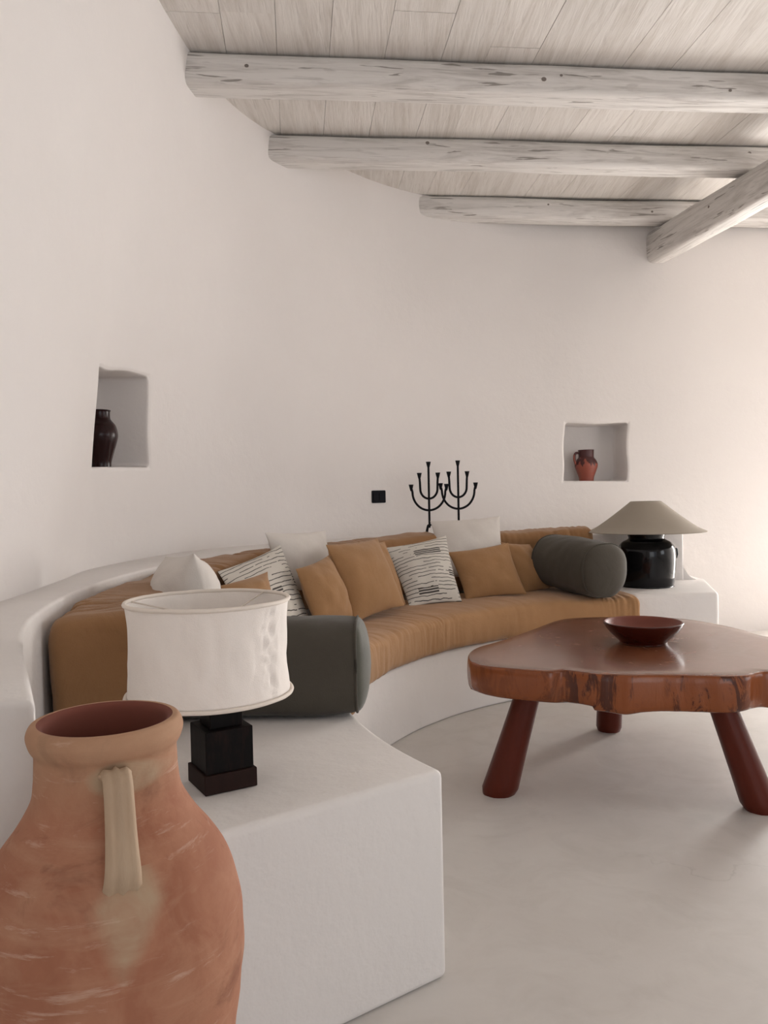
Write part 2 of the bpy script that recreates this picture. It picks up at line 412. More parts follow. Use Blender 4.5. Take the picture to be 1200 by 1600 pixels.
#END#
def uscale(u, z): return (wall_pt(u+.01, z)-wall_pt(u-.01, z)).length/.02
for k in NICHES:
    uc = sum(p[0] for p in k['q'])/4; zc = sum(p[1] for p in k['q'])/4
    k['us'] = uscale(uc, zc); k['n'] = wall_n(uc, zc); k['uc'] = uc; k['zc'] = zc
    q = k['q']; k['hu'] = (q[1][0]-q[0][0]+q[2][0]-q[3][0])/4; k['hz'] = (q[0][1]-q[3][1]+q[1][1]-q[2][1])/4
def niche_warp(k, u, z):
    """canonical rectangle -> the slightly crooked hand-cut opening; also how deep the wall is pushed in"""
    q = k['q']; hu, hz = k['hu'], k['hz']
    a = (u-k['uc'])/hu; b = (z-k['zc'])/hz
    if abs(a) > 1.7 or abs(b) > 1.7: return u, z, 0
    fa = sstep((1.7-abs(a))/.7); fb = sstep((1.7-abs(b))/.7)
    ac, bc = max(-1, min(1, a)), max(-1, min(1, b)); s0, t0 = (ac+1)/2, (bc+1)/2
    TLq, TRq, BRq, BLq = q
    uu = (BLq[0]*(1-s0)+BRq[0]*s0)*(1-t0)+(TLq[0]*(1-s0)+TRq[0]*s0)*t0
    zz = (BLq[1]*(1-s0)+BRq[1]*s0)*(1-t0)+(TLq[1]*(1-s0)+TRq[1]*s0)*t0
    cu, cz = k['uc']+hu*ac, k['zc']+hz*bc
    uu += (.005/k['us'])*sin(z*19+k['zc']*9)*abs(ac); zz += .004*sin(u*k['us']*17+1)*max(0, bc)
    ea = (hu-abs(u-k['uc']))*k['us']; eb = hz-abs(z-k['zc'])
    e = min(ea, eb)
    if ea < .02 and eb < .02 and ea > 0 and eb > 0: e = .02-math.hypot(.02-ea, .02-eb) if math.hypot(.02-ea, .02-eb) < .02 else 0
    d = 0
    for e0, e1, v0, v1 in ((-.010, 0, 0, .004), (0, .003, .004, .015), (.003, .0065, .015, k['depth'])):
        if e >= e1: d = v1
        elif e > e0: d = v0+(v1-v0)*(e-e0)/(e1-e0); break
        else: break
    return u+(uu-cu)*fa*fb, z+(zz-cz)*fa*fb, d
def sstep(x): x = max(0, min(1, x)); return x*x*(3-2*x)
def axis(lo, hi, step, dense):
    out = []; x = lo
    while x < hi: out.append(x); x += step
    out.append(hi)
    for a, b, s in dense:
        out = [v for v in out if not (a < v < b)]
        k = int((b-a)/s); out += [a+(b-a)*i/k for i in range(k+1)]
    return sorted(set(round(v, 5) for v in out))
US = axis(0, 12, .1, []); ZS = axis(0, 2.97, .08, [])
def lines(c, h, sc_):
    out = []
    for e in (-.05, -.03, -.018, -.010, -.006, -.003, 0, .0015, .003, .0042, .0054, .0065, .0085, .012, .018, .026, .04, .07, .12): out += [c-h+e/sc_, c+h-e/sc_]
    return out
def merge(base, extra):
    lo, hi = min(extra), max(extra); ex = sorted(set(round(v, 6) for v in extra))
    keep = [v for v in base if all(abs(v-e) > .012 for e in ex)]
    return sorted(set(keep+ex))
for k in NICHES: US = merge(US, lines(k['uc'], k['hu'], k['us']))
ZL = []
for k in NICHES: ZL += lines(k['zc'], k['hz'], 1)
ZL = sorted(set(round(v, 6) for v in ZL)); ZS = sorted(set([v for v in ZS if all(abs(v-e) > .012 for e in ZL)]+ZL))
V, F = [], []
for u in US:
    for z in ZS:
        u2, z2, push, kk = u, z, 0, None
        for k in NICHES:
            if abs(u-k['uc']) < 1.7*k['hu'] and abs(z-k['zc']) < 1.7*k['hz']:
                u2, z2, push = niche_warp(k, u, z); kk = k
        p = wall_pt(u2, z2); n = wall_n(u2, z2)
        w = noise.noise(Vector((p.x*1.1, p.y*1.1, p.z*1.1)))*.010 + noise.noise(p*3.1)*.003
        p = p + n*w
        if push: p = p+kk['n']*push
        V.append(tuple(p))
nz = len(ZS)
for i in range(len(US)-1):
    for j in range(nz-1): F.append((i*nz+j, i*nz+j+1, (i+1)*nz+j+1, (i+1)*nz+j))
struct(link('wall_curved', V, F, M['wall']))

# rest of the room, behind and beside the camera
def wall_rect(name, a, b, openings):
    """upright wall slab from a to b with rectangular openings (s0,s1,z0,z1) along its length"""
    ax, ay = a; bx, by = b; L = math.hypot(bx-ax, by-ay); dx, dy = (bx-ax)/L, (by-ay)/L
    nx, ny = -dy, dx; T = .22
    cuts = sorted(set([0, L]+[v for o in openings for v in o[:2]])); parts = []
    def slab(s0, s1, z0, z1):
        P = [(ax+dx*s0, ay+dy*s0), (ax+dx*s1, ay+dy*s1), (ax+dx*s1+nx*T, ay+dy*s1+ny*T), (ax+dx*s0+nx*T, ay+dy*s0+ny*T)]
        parts.append(prism(P, z0, z1))
    for s0, s1 in zip(cuts, cuts[1:]):
        op = [o for o in openings if o[0] <= s0+1e-6 and o[1] >= s1-1e-6]
        if not op: slab(s0, s1, 0, 2.97)
        else:
            o = op[0]
            if o[2] > 0: slab(s0, s1, 0, o[2])
            slab(s0, s1, o[3], 2.97)
    return struct(fixn(link(name, *join(*parts), M['wall'], smooth=False)))
XR = 4.50
wall_rect('wall_right', (XR, 5.75), (XR, -2.6), [(3.6, 5.2, .7, 1.9)])
wall_rect('wall_rear', (2.94, 5.60), (XR+.2, 5.60), [(.24, 1.34, 0, 1.95)])
wall_rect('wall_back', (XR, -2.6), (-1.0, -2.6), [(.5, 3.6, .2, 2.1)])

fl = link('floor', [(-1.6, -3.0, 0), (4.8, -3.0, 0), (4.8, 6.6, 0), (-1.6, 6.6, 0)], [(0, 1, 2, 3)], M['floor'], base=(0, 0, 0))
struct(fl)

# ceiling of boards, laid square to the joists
JD = Vector((2.6, .28, 0)).normalized(); JN = Vector((-JD.y, JD.x, 0))   # joist direction, board direction
V, F = [], []
s = -1.6
while s < 5.3:
    w = random.uniform(.19, .25)
    t0 = -2.9
    while t0 < 5.75:
        ln = random.uniform(2.2, 3.6); t1 = min(t0+ln, 5.75)
        z = ZC+random.uniform(0, .0022)
        g = .0008
        q = [JD*(s+g)+JN*t0, JD*(s+w-g)+JN*t0, JD*(s+w-g)+JN*(t1-.002), JD*(s+g)+JN*(t1-.002)]
        b = len(V); V += [(p.x, p.y, z) for p in q]+[(p.x, p.y, z+.03) for p in q]
        F += [(b+3, b+2, b+1, b), (b+4, b+5, b+6, b+7)]+[(b+i, b+(i+1) % 4, b+4+(i+1) % 4, b+4+i) for i in range(4)]
        t0 = t1
    s += w
cl = struct(fixn(link('ceiling', V, F, M['plank'], smooth=False, base=(0, 0, ZC))))
cl.rotation_euler = (0, 0, 0)
lid = struct(link('ceiling_backing', *prism([(-1.6, -3.0), (4.9, -3.0), (4.9, 5.92), (-1.6, 5.92)], ZC+.035, ZC+.08), M['gap'], smooth=False))

# ------------------------------------------------------------------ ceiling beams
def beam(name, p0, d, L, w, h, ztop, mat, label, seed, taper=0, knots=()):
    """squared log with rounded arrises, p0 = start on the axis (x, y)"""
    n = 28; m = int(L/.06); V, F = [], []
    nn = Vector((-d.y, d.x, 0))
    for i in range(m+1):
        s = L*i/m
        wob = .006*noise.noise(Vector((s*1.1, seed, 0))); wob2 = .006*noise.noise(Vector((s*1.1, seed+9, 0)))
        sc_ = 1+.05*noise.noise(Vector((s*.9, seed+4, 0)))+taper*s/L
        for k in range(n):
            a = 2*PI*k/n; e = .42
            cx = math.copysign(abs(cos(a))**e, cos(a)); cz = math.copysign(abs(sin(a))**e, sin(a))
            r = 1+.025*noise.noise(Vector((s*3, cos(a)*1.5+seed, sin(a)*1.5)))
            lx = cx*w/2*sc_*r; lz = cz*h/2*sc_*r
            V.append((s, lx+wob, lz+wob2-h/2))
    for i in range(m):
        for k in range(n): F.append((i*n+k, (i+1)*n+k, (i+1)*n+(k+1) % n, i*n+(k+1) % n))
    F.append(tuple(range(n))); F.append(tuple(reversed(range(m*n, (m+1)*n))))
    me = bpy.data.meshes.new(name); me.from_pydata([tuple(Vector(v)*S) for v in V], [], F)
    for p in me.polygons: p.use_smooth = True
    me.materials.append(mat); me.validate()
    o = bpy.data.objects.new(name, me); C.objects.link(o)
    o.location = Vector((p0[0], p0[1], ztop))*S; o.rotation_euler = (0, 0, math.atan2(d.y, d.x))
    tag(o, label, 'ceiling beam', 'whitewashed ceiling beams'); fixn(o)
    # knots: small dark plugs in the camera-side face
    kv = []
    for (s, zf, r) in knots:
        a = []
        for q in range(9):
            t = 2*PI*q/9; a.append((s+r*1.2*cos(t), -w/2*1.01, -h/2+zf*h/2+r*sin(t)))
        kv.append((a, [tuple(range(9))]))
    if kv:
        Vv, Ff = join(*kv)
        me = bpy.data.meshes.new('knots'); me.from_pydata([tuple(Vector(v)*S) for v in Vv], [], Ff); me.materials.append(M['knot'])
        sw = None
        k = bpy.data.objects.new('knots', me); C.objects.link(k); k.parent = o
        md = k.modifiers.new('wrap', 'SHRINKWRAP'); md.target = o; md.wrap_method = 'NEAREST_SURFACEPOINT'; md.offset = .002
    return o
def joist_axis(x, y): return (x, y)
JH = .135
beam('ceiling_beam', (-1.10, 3.49), JD, 5.3, .155, JH, 2.895, M['joist'], 'whitewashed timber joist, widest and nearest of the three running across the ceiling', 1.0,
     knots=[(1.06, .3, .009), (1.12, .15, .007), (1.85, -.1, .010), (1.93, .2, .006), (2.72, -.4, .007), (.55, .1, .008)])
beam('ceiling_beam', (-.80, 4.29), JD, 5.1, .15, JH, 2.895, M['joist'], 'whitewashed timber joist, middle of the three running across the ceiling', 5.0,
     knots=[(1.07, .5, .009), (1.08, -.1, .009), (1.18, -.1, .007), (2.10, .2, .009), (2.22, -.2, .008), (2.88, .35, .009), (3.02, .3, .006), (2.88, -.2, .007)])
beam('ceiling_beam', (.10, 5.22), JD, 4.3, .15, JH, 2.895, M['joist'], 'whitewashed timber joist, shortest and farthest, set close to the rear wall', 9.0,
     knots=[(1.7, -.2, .007), (1.0, .3, .006)])
GD = Vector((.23, -1.25, 0)).normalized()
beam('ceiling_beam', (1.875, 5.72), GD, 5.2, .15, .205, 2.745, M['girder'], 'thick whitewashed timber girder running towards the viewer under the joists', 14.0,
     knots=[(.9, .2, .008), (1.5, -.3, .009), (.6, -.5, .006)])

# ------------------------------------------------------------------ masonry bench
RI, RB = 1.555, 2.32                                # front face, back ledge face
FC = Vector((.099, 1.633)); FD = Vector((-.81, -.587)).normalized()  # front corner and direction of the near end face
def pol(r, a): return (BC[0]+r*cos(rad(a)), BC[1]+r*sin(rad(a)))
def ang(p): return math.degrees(math.atan2(p[1]-BC[1], p[0]-BC[0])) % 360
def hit(r):                                          # where the near end plane meets a circle of radius r
    f = FC-Vector(BC); b = f.dot(FD); c = f.dot(f)-r*r
    t = -b+math.sqrt(b*b-c); t2 = -b-math.sqrt(b*b-c)
    p = min((FC+FD*t, FC+FD*t2), key=lambda q: abs((q-FC).length if r > 1.6 else (q-FC).length))
    return p
bench = thing('plaster_bench', 'white plastered masonry bench curving along the rounded wall, with a block at each end', 'bench', (-.2, 3.4, 0))
def grid_noise(o, amp=.004, f=2.5): 
    for v in o.data.vertices:
        p = v.co+o.location
        v.co += Vector((noise.noise(p*f), noise.noise(p*f+Vector((9, 0, 0))), noise.noise(p*f+Vector((0, 9, 0)))))*amp
A1 = ang((1.25, 4.1))
def ring(r0, r1, a0, a1, z0, z1, n=60):
    inner = [pol(r0, a0+(a1-a0)*i/n) for i in range(n+1)]; outer = [pol(r1, a1+(a0-a1)*i/n) for i in range(n+1)]
    return prism(inner+outer, z0, z1)
o = fixn(link('seat_base', *ring(RI, RB+.02, 196, A1-2, 0, .30), M['bench'], bench)); bevel(o, .012)
# near end platform
c0 = hit(RI); c1 = hit(RB+.03)
poly = [pol(RI, ang(c0)+(188-ang(c0))*i/14) for i in range(15)]+[pol(RB+.03, 188+(ang(c1)-188)*i/10) for i in range(11)]
o = fixn(link('end_platform', *prism(poly, 0, .432), M['bench'], bench)); bevel(o, .016, 4)
# back ledge: from the near end round to behind the far lamp, reaching into the wall
BO = [(-.80, 1.88), (-.86, 2.20), (-.885, 2.55), (-.87, 2.95), (-.79, 3.38), (-.63, 3.80), (-.38, 4.18), (-.05, 4.47), (.32, 4.63), (.72, 4.71), (1.0, 4.72), (1.19, 4.70)]
LI = [(-.455, 1.035), (-.545, 1.22), (-.652, 1.44), (-.745, 1.66), (-.808, 1.87)]
inner = [p for p in spline(LI+[(x+dx_, y+dy_) for (x, y), (dx_, dy_) in zip(BO[1:-1], [(-.012, 0)]*3+[(-.012, .006)]*2+[(-.008, .010)]*2+[(0, .014)]*4)]+[(1.40, 4.73), (1.75, 4.72)], 8)]
wp = [wall_pt(u/10, .5) for u in range(24, 108)]
outer = [(p.x+wall_n(u/10, .5).x*.03, p.y+wall_n(u/10, .5).y*.03) for u, p in zip(range(24, 108), wp)]
outer = [p for p in outer if p[0] < 1.75]
outer = [p for p in outer if p[1] > 1.10]
outer = [(-1.03, 1.035)]+outer+[(1.75, 5.47)]
o = fixn(link('back_ledge', *prism(inner+list(reversed(outer)), 0, .742), M['bench'], bench)); bevel(o, .022, 4)
# fillet where the ledge ends above the far block
V, F = [], []
fr = .11; nf = 10; pts = [(1.70, .44), (1.70, .46+fr)]
for i in range(nf+1):
    a = PI+ (PI/2)*i/nf; pts.append((1.75+fr+fr*cos(a), .455+fr+fr*sin(a)))
pts.append((1.75+fr, .44))
y0, y1 = 4.725, 5.5
Vp = [(x, y0, z) for x, z in pts]+[(x, y1, z) for x, z in pts]; n = len(pts)
Fp = [tuple(range(n)), tuple(reversed(range(n, 2*n)))]+[(i, n+i, n+(i+1) % n, (i+1) % n) for i in range(n)]
o = sharp(fixn(link('ledge_fillet', Vp, Fp, M['bench'], bench)))
# far end block
poly = [(1.27, 4.10), (1.712, 4.135), (1.885, 4.74), (1.90, 5.5), (1.2, 5.4), (1.2, 4.30)]
o = fixn(link('end_block', *prism(poly, 0, .46), M['bench'], bench)); bevel(o, .02, 5)

# ------------------------------------------------------------------ swept cushions
def sweep(path, w, h, z0, hfun=None, seed=0, e=.45, wr=.010, n=44, endr=.05, freq=7, inward=1):
    """upholstered cushion along path (x, y); w across, h tall, base at z0; rounded ends"""
    P = [Vector(p) for p in path]; m = len(P)
    L = [0]
    for a, b in zip(P, P[1:]): L.append(L[-1]+(b-a).length)
    T = L[-1]; V, F = [], []
    steps = max(24, int(T/.008)); st = []
    for i in range(steps+1): st.append(T*i/steps)
    st = sorted(set([endr*(1-cos(PI/2*i/7)) for i in range(8)]+[s for s in st if endr < s < T-endr]+[T-endr*(1-cos(PI/2*i/7)) for i in range(8)]))
    def at(s):
        for i in range(m-1):
            if s <= L[i+1] or i == m-2:
                t = (s-L[i])/(L[i+1]-L[i]); return P[i].lerp(P[i+1], t), i
    for s in st:
        p, i = at(s); a, _ = at(max(0, s-.02)); b, _ = at(min(T, s+.02)); d = (b-a).normalized(); nn = Vector((-d.y, d.x))
        q = min(s, T-s)
        k = 1 if q >= endr else math.sqrt(max(0, 1-(1-q/endr)**2))
        shr = (endr*.9)*(1-k)
        hh = h if hfun is None else hfun(s/T)
        ww = w
        for j in range(n):
            a_ = 2*PI*j/n
            cx = math.copysign(abs(cos(a_))**e, cos(a_)); cz = math.copysign(abs(sin(a_))**e, sin(a_))
            lx = cx*(ww/2-shr); lz = cz*(hh/2-shr)
            wv = noise.noise(Vector((s*freq, cx*1.2+seed, cz*1.2)))*wr+noise.noise(Vector((s*freq*2.6, cx*2+seed, cz*2+3)))*wr*.5
            # gathers running across the cushion
            fold = noise.noise(Vector((s*42+cx*.8, seed+3.3, cz*.9+cx*.5)))
            gate = max(0, noise.noise(Vector((s*2.1, seed+7, 0)))+.12)
            wv -= max(0, abs(fold)-.05)*wr*3.6*gate*(1 if cz > -.5 else .3)
            if cz < -.9: wv = 0
            lx += wv*cx; lz += wv*cz
            V.append((p.x+nn.x*lx, p.y+nn.y*lx, z0+hh/2+lz))
    c = len(st)
    for i in range(c-1):
        for j in range(n): F.append((i*n+j, i*n+(j+1) % n, (i+1)*n+(j+1) % n, (i+1)*n+j))
    F.append(tuple(reversed(range(n)))); F.append(tuple(range((c-1)*n, c*n)))
    return V, F
SR0, SR1 = RI-.045, 2.08
a_s, a_e = 181, A1-.5
mid = (SR0+SR1)/2
path = [pol(mid, a_s+(a_e-a_s)*i/90) for i in range(91)]
o = fixn(link('seat_cushion', *sweep(path, SR1-SR0, .175, .296, seed=2, e=.36, wr=.006, endr=.035), M['tan_seat']))
tag(o, 'long curved ochre linen seat cushion lying on the plastered bench', 'seat cushion')
BW = .235
Bsp = spline(BO, 12)
def off(P, d):
    out = []
    for i in range(len(P)):
        a = Vector(P[max(i-1, 0)]); b = Vector(P[min(i+1, len(P)-1)]); t = (b-a).normalized()
        out.append((P[i][0]+t.y*d, P[i][1]-t.x*d))
    return out
Bmid = off(Bsp, BW/2)
nb = len(Bmid)-1
cuts = [(0, 4.45, .282, .300, 'near left end section of the ochre backrest cushion row, its square end facing the viewer'),
        (4.50, 7.9, .305, .330, 'middle section of the ochre backrest cushion row, behind the scatter pillows'),
        (7.96, 11.0, .325, .345, 'far right end section of the ochre backrest cushion row, behind the dark bolster')]
for i, (t0, t1, h0, h1, lab) in enumerate(cuts):
    pp = Bmid[int(t0*12):int(t1*12)+1]
    V, F = sweep(pp, BW, .29, .452, hfun=lambda q, h0=h0, h1=h1: h0+(h1-h0)*q-.012*sin(q*PI), seed=11+i*3, e=.40, wr=.010, endr=.05, freq=4)
    o = fixn(link('backrest_cushion', V, F, M['tan_back'])); tag(o, lab, 'backrest cushion', 'ochre backrest cushions')

# ------------------------------------------------------------------ scatter pillows: four corners in space and a thickness
def pillow(name, corners, th, mat, label, cat='pillow', group='scatter pillows on the bench', seed=0, pinch=.06, n=30, wr=.0028, sag=0):
    TL, TR, BR, BL = [Vector(c) for c in corners]
    nrm = (TR-BL).cross(TL-BR).normalized()
    if nrm.y > 0: nrm = -nrm
    V, F, UV = [], [], []
    cen = (TL+TR+BR+BL)/4
    for side in (1, -1):
        for i in range(n+1):
            for j in range(n+1):
                a = -cos(PI*i/n); b = -cos(PI*j/n)
                a2 = a*(1-pinch*(1-b*b)); b2 = b*(1-pinch*(1-a*a))
                u, v = (a2+1)/2, (b2+1)/2
                p = BL*(1-u)*(1-v)+BR*u*(1-v)+TR*u*v+TL*(1-u)*v
                t = ((1-a*a)**.62*(1-b*b)**.62)
                cor = noise.noise(Vector((a*2.3+seed, b*2.3, side*3)))*wr*3*t**.5+noise.noise(Vector((a*6+seed, b*6, side*3)))*wr*t**.4
                edge = abs(noise.noise(Vector((a*11+seed, b*11, side))))*wr*.8*(1-t)*min(1, t*6)
                p = p+nrm*side*(t*th/2+(cor-edge if t > 1e-6 else 0))
                V.append(tuple(p)); UV.append(((a2+1)/2, (b2+1)/2))
    m = (n+1)*(n+1)
    for s_ in (0, 1):
        for i in range(n):
            for j in range(n):
                q = (s_*m+i*(n+1)+j, s_*m+(i+1)*(n+1)+j, s_*m+(i+1)*(n+1)+j+1, s_*m+i*(n+1)+j+1)
                F.append(q if s_ == 0 else tuple(reversed(q)))
    # merge rims
    idx = list(range(2*m))
    for i in range(n+1):
        for j in range(n+1):
            if i in (0, n) or j in (0, n): idx[m+i*(n+1)+j] = i*(n+1)+j
    F = [tuple(idx[k] for k in f) for f in F]
    used = sorted(set(k for f in F for k in f)); rm = {k: i for i, k in enumerate(used)}
    V = [V[k] for k in used]; UV = [UV[k] for k in used]; F = [tuple(rm[k] for k in f) for f in F]
    o = fixn(link(name, V, F, mat, uvs=UV)); return tag(o, label, cat, group)
#PILLOWS#
pillow('throw_pillow', [(-.715, 2.62, .812), (-.572, 2.41, .835), (-.50, 2.40, .60), (-.715, 2.62, .60)], .21, M['cream'], 'cream linen pillow with a pinched corner, leftmost of the three plain cream ones', seed=0.0)
pillow('throw_pillow', [(-0.553, 2.7, 0.705), (-0.424, 2.9, 0.73), (-0.376, 2.75, 0.542), (-0.516, 2.55, 0.568)], 0.12, M['tan'], 'ochre pillow mostly hidden behind the white drum lampshade, in front of the slanted striped pillow', seed=3.7)
pillow('throw_pillow', [(-0.629, 3.02, 0.723), (-0.46, 3.55, 0.787), (-0.285, 3.2, 0.463), (-0.456, 2.8, 0.479)], 0.12, M['stripeA'], 'cream pillow with broken black stripes, leaning slanted behind the white drum lampshade', seed=7.4)
pillow('throw_pillow', [(-0.537, 3.62, 0.839), (-0.286, 3.93, 0.828), (-0.247, 3.85, 0.537), (-0.459, 3.55, 0.578)], 0.13, M['cream'], 'cream linen pillow propped high between the slanted striped pillow and the big ochre pillow', seed=11.100000000000001)
pillow('throw_pillow', [(-0.358, 3.22, 0.708), (-0.24, 3.46, 0.744), (-0.124, 3.34, 0.471), (-0.264, 3.1, 0.49)], 0.13, M['tan'], 'smaller ochre pillow left of the tallest ochre pillow, overlapping its front', seed=14.8)
pillow('throw_pillow', [(-0.123, 3.78, 0.781), (0.0, 3.93, 0.769), (0.092, 3.72, 0.489), (-0.021, 3.6, 0.476)], 0.09, M['tan'], 'ochre pillow showing only a narrow edge behind the tallest ochre pillow', seed=18.5)
pillow('throw_pillow', [(-0.253, 3.46, 0.788), (-0.033, 3.78, 0.794), (0.082, 3.55, 0.507), (-0.128, 3.3, 0.472)], 0.14, M['tan'], 'tallest ochre pillow, standing upright in the middle of the seat', seed=22.200000000000003)
pillow('throw_pillow', [(-0.001, 4.02, 0.732), (0.316, 4.14, 0.78), (0.369, 3.9, 0.471), (0.112, 3.8, 0.463)], 0.11, M['stripeB'], 'cream pillow with broken black stripes, standing upright right of the tallest ochre pillow', seed=25.900000000000002)
pillow('throw_pillow', [(0.254, 4.46, 0.846), (0.652, 4.54, 0.864), (0.652, 4.32, 0.547), (0.296, 4.24, 0.546)], 0.13, M['cream'], 'cream linen pillow propped high against the backrest under the candelabra', seed=29.6)
pillow('throw_pillow', [(0.326, 4.16, 0.693), (0.65, 4.24, 0.731), (0.715, 4.08, 0.479), (0.4, 4.02, 0.464)], 0.11, M['tan'], 'wide low ochre pillow in front of the high cream pillow under the candelabra', seed=33.300000000000004)
pillow('throw_pillow', [(0.627, 4.36, 0.727), (0.801, 4.44, 0.708), (0.877, 4.3, 0.479), (0.709, 4.2, 0.457)], 0.12, M['tan'], 'small ochre pillow tucked between the wide low ochre pillow and the dark bolster', seed=37.0)
#ENDP#

# ------------------------------------------------------------------ bolsters
def bolster(name, p0, p1, r, zc, label, seed, e=.62, squash=1.0):
    a = Vector(p0); b = Vector(p1); d = (b-a).normalized(); L = (b-a).length; up = Vector((0, 0, 1)); nn = d.cross(up).normalized(); up = nn.cross(d).normalized()
    root = thing(name, label, 'bolster', ((a+b)/2-Vector((0, 0, r))).to_tuple(), 'olive grey bolsters')
    n = 48; V, F = [], []
    def ringpts(s, k):
        out = []
        for j in range(n):
            t = 2*PI*j/n; cx = math.copysign(abs(cos(t))**e, cos(t)); cz = math.copysign(abs(sin(t))**e, sin(t))
            if cz < 0: cz = max(cz, -.97)
            w = 1+.035*noise.noise(Vector((s*6, cx*1.5+seed, cz*1.5)))+.02*noise.noise(Vector((s*20, cx*3+seed, cz*3)))
            pr = .93+.07*math.sin(min(1, max(0, s/L))*PI)**.5
            out.append(tuple(a+d*s+nn*(cx*r*k*w*pr)+up*(cz*r*k*squash*w*pr)))
        return out
    m = 40; capd = .035 if e < .7 else .055
    for i in range(m+1): V += ringpts(L*i/m, 1)
    for i in range(m):
        for j in range(n): F.append((i*n+j, i*n+(j+1) % n, (i+1)*n+(j+1) % n, (i+1)*n+j))
    fixn(link('bolster_cover', V, F, M['olive'], root))
    for end, sg, s0 in (('end_cap', -1, 0), ('end_cap', 1, L)):
        V, F = [], []
        for q in range(8):
            k = cos(PI/2*q/8); V += ringpts(s0+sg*capd*sin(PI/2*q/8), k)
        V.append(tuple(a+d*(s0+sg*(capd+.001))))
        for i in range(7):
            for j in range(n): F.append((i*n+j, i*n+(j+1) % n, (i+1)*n+(j+1) % n, (i+1)*n+j))
        for j in range(n): F.append((7*n+j, 7*n+(j+1) % n, 8*n))
        c = fixn(link(end, V, F, M['piping'] if (s0 and e < .7) else M['olive'], root))
        # piped seam
        rp = ringpts(s0, 1.012); rp.append(rp[0]); rp.append(rp[1])
        fixn(link('piping', *tube(rp, .0035, 6, cap=False), M['olive'], c))
    return root
bolster('bolster', (-.62, 2.125, .556), (-.078, 2.12, .556), .1255, 0, 'square-sided olive grey bolster resting on the near platform behind the white drum lamp', 3, e=.60)
bolster('bolster', (.905, 4.35, .628), (1.08, 3.965, .600), .143, 0, 'rounded olive grey bolster lying slantwise at the far seat end beside the black lamp', 8, e=.85)

# ------------------------------------------------------------------ coffee table
#TABLE#
TZ = .445
OUT = [(.272, 2.68), (.279, 2.62), (.316, 2.558), (.39, 2.512), (.491, 2.468), (.541, 2.478), (.585, 2.449), (.626, 2.417), (.676, 2.405), (.724, 2.392), (.80, 2.388), (.863, 2.378), (.94, 2.362), (1.00, 2.350),
       (1.06, 2.362), (1.10, 2.388), (1.137, 2.400), (1.20, 2.372), (1.30, 2.375), (1.42, 2.44), (1.50, 2.56), (1.52, 2.70), (1.47, 2.84), (1.405, 2.98), (1.385, 3.12), (1.34, 3.28), (1.26, 3.42),
       (1.12, 3.485), (.98, 3.505), (.83, 3.50), (.73, 3.44), (.60, 3.25), (.49, 3.09), (.40, 2.97), (.325, 2.88), (.283, 2.78)]
tb = thing('coffee_table', 'low slab coffee table of varnished reddish wood with a live edge, on splayed legs', 'coffee table', (.90, 2.90, 0))
loop = [cr(OUT[(i-1) % len(OUT)], OUT[i], OUT[(i+1) % len(OUT)], OUT[(i+2) % len(OUT)], j/8) for i in range(len(OUT)) for j in range(8)]
n = len(loop); cx, cy = .90, 2.90
lev = [(.985, .4450), (.994, .4435), (1.0, .438), (1.003, .42), (1.004, .395), (1.002, .37), (.998, .350), (.989, .338), (.970, .3325)]
V, F = [], []
for li, (k, z) in enumerate(lev):
    for i, (x, y) in enumerate(loop):
        a = math.atan2(y-cy, x-cx)
        q = (TZ-z)/.11
        w = noise.noise(Vector((cos(a)*11, sin(a)*11, z*7)))*.007*min(1, q*2.5)+noise.noise(Vector((cos(a)*28, sin(a)*28, z*5)))*.0035*min(1, q*2.5)
        zz = z - (.006*noise.noise(Vector((cos(a)*3, sin(a)*3, 3))) + .010*math.exp(-((x-.70)/.05)**2)*(y < 2.7) - .012*(x < .62)*(y < 2.7)*sstep((.66-x)/.06))*sstep((q-.5)*2)
        kk = 1+(k-1)+w
        V.append((cx+(x-cx)*kk, cy+(y-cy)*kk, zz))
m = len(lev)
for i in range(m-1):
    for j in range(n): F.append((i*n+j, (i+1)*n+j, (i+1)*n+(j+1) % n, i*n+(j+1) % n))
# the flat faces: concentric rings towards the middle
def fill(level, z, flip):
    prev = list(range(level*n, (level+1)*n))
    for s_ in (.9, .7, .4):
        b = len(V)
        for j in range(n):
            x, y, _ = V[level*n+j]; V.append((cx+(x-cx)*s_, cy+(y-cy)*s_, z))
        cur = list(range(b, b+n))
        for j in range(n):
            q = (prev[j], prev[(j+1) % n], cur[(j+1) % n], cur[j]); F.append(q if not flip else tuple(reversed(q)))
        prev = cur
    b = len(V); V.append((cx, cy, z))
    for j in range(n):
        q = (prev[j], prev[(j+1) % n], b); F.append(q if not flip else tuple(reversed(q)))
nside = len(F)
fill(0, TZ, False); fill(m-1, .332, True)
slab = link('slab_top', V, F, M['ttop'], tb, mats=[M['ttop'], M['tside']], fmat=lambda p: 0 if abs(p.normal.z) > .8 and p.center.z > 0 else 1)
fixn(slab)
def leg(foot, topp, r0, r1, lab=None):
    a = Vector(foot); b = Vector(topp); V, F = [], []; nn = 28; mm = 18
    for i in range(mm+1):
        q = i/mm; p = a.lerp(b, q)
        r = r0+(r1-r0)*q**.8
        if q < .06: r *= .86+.14*math.sqrt(q/.06)
        for k in range(nn):
            t = 2*PI*k/nn; fac = 1-.035*abs(cos(t*4))      # faint hand-cut facets
            V.append((p.x+r*fac*cos(t), p.y+r*fac*sin(t), p.z))
    for i in range(mm):
        for k in range(nn): F.append((i*nn+k, i*nn+(k+1) % nn, (i+1)*nn+(k+1) % nn, (i+1)*nn+k))
    F.append(tuple(reversed(range(nn)))); F.append(tuple(range(mm*nn, (mm+1)*nn)))
    return sharp(fixn(link('leg', V, F, M['tleg'], tb)), 50)
leg((.362, 2.662, 0), (.462, 2.64, .34), .064, .044)
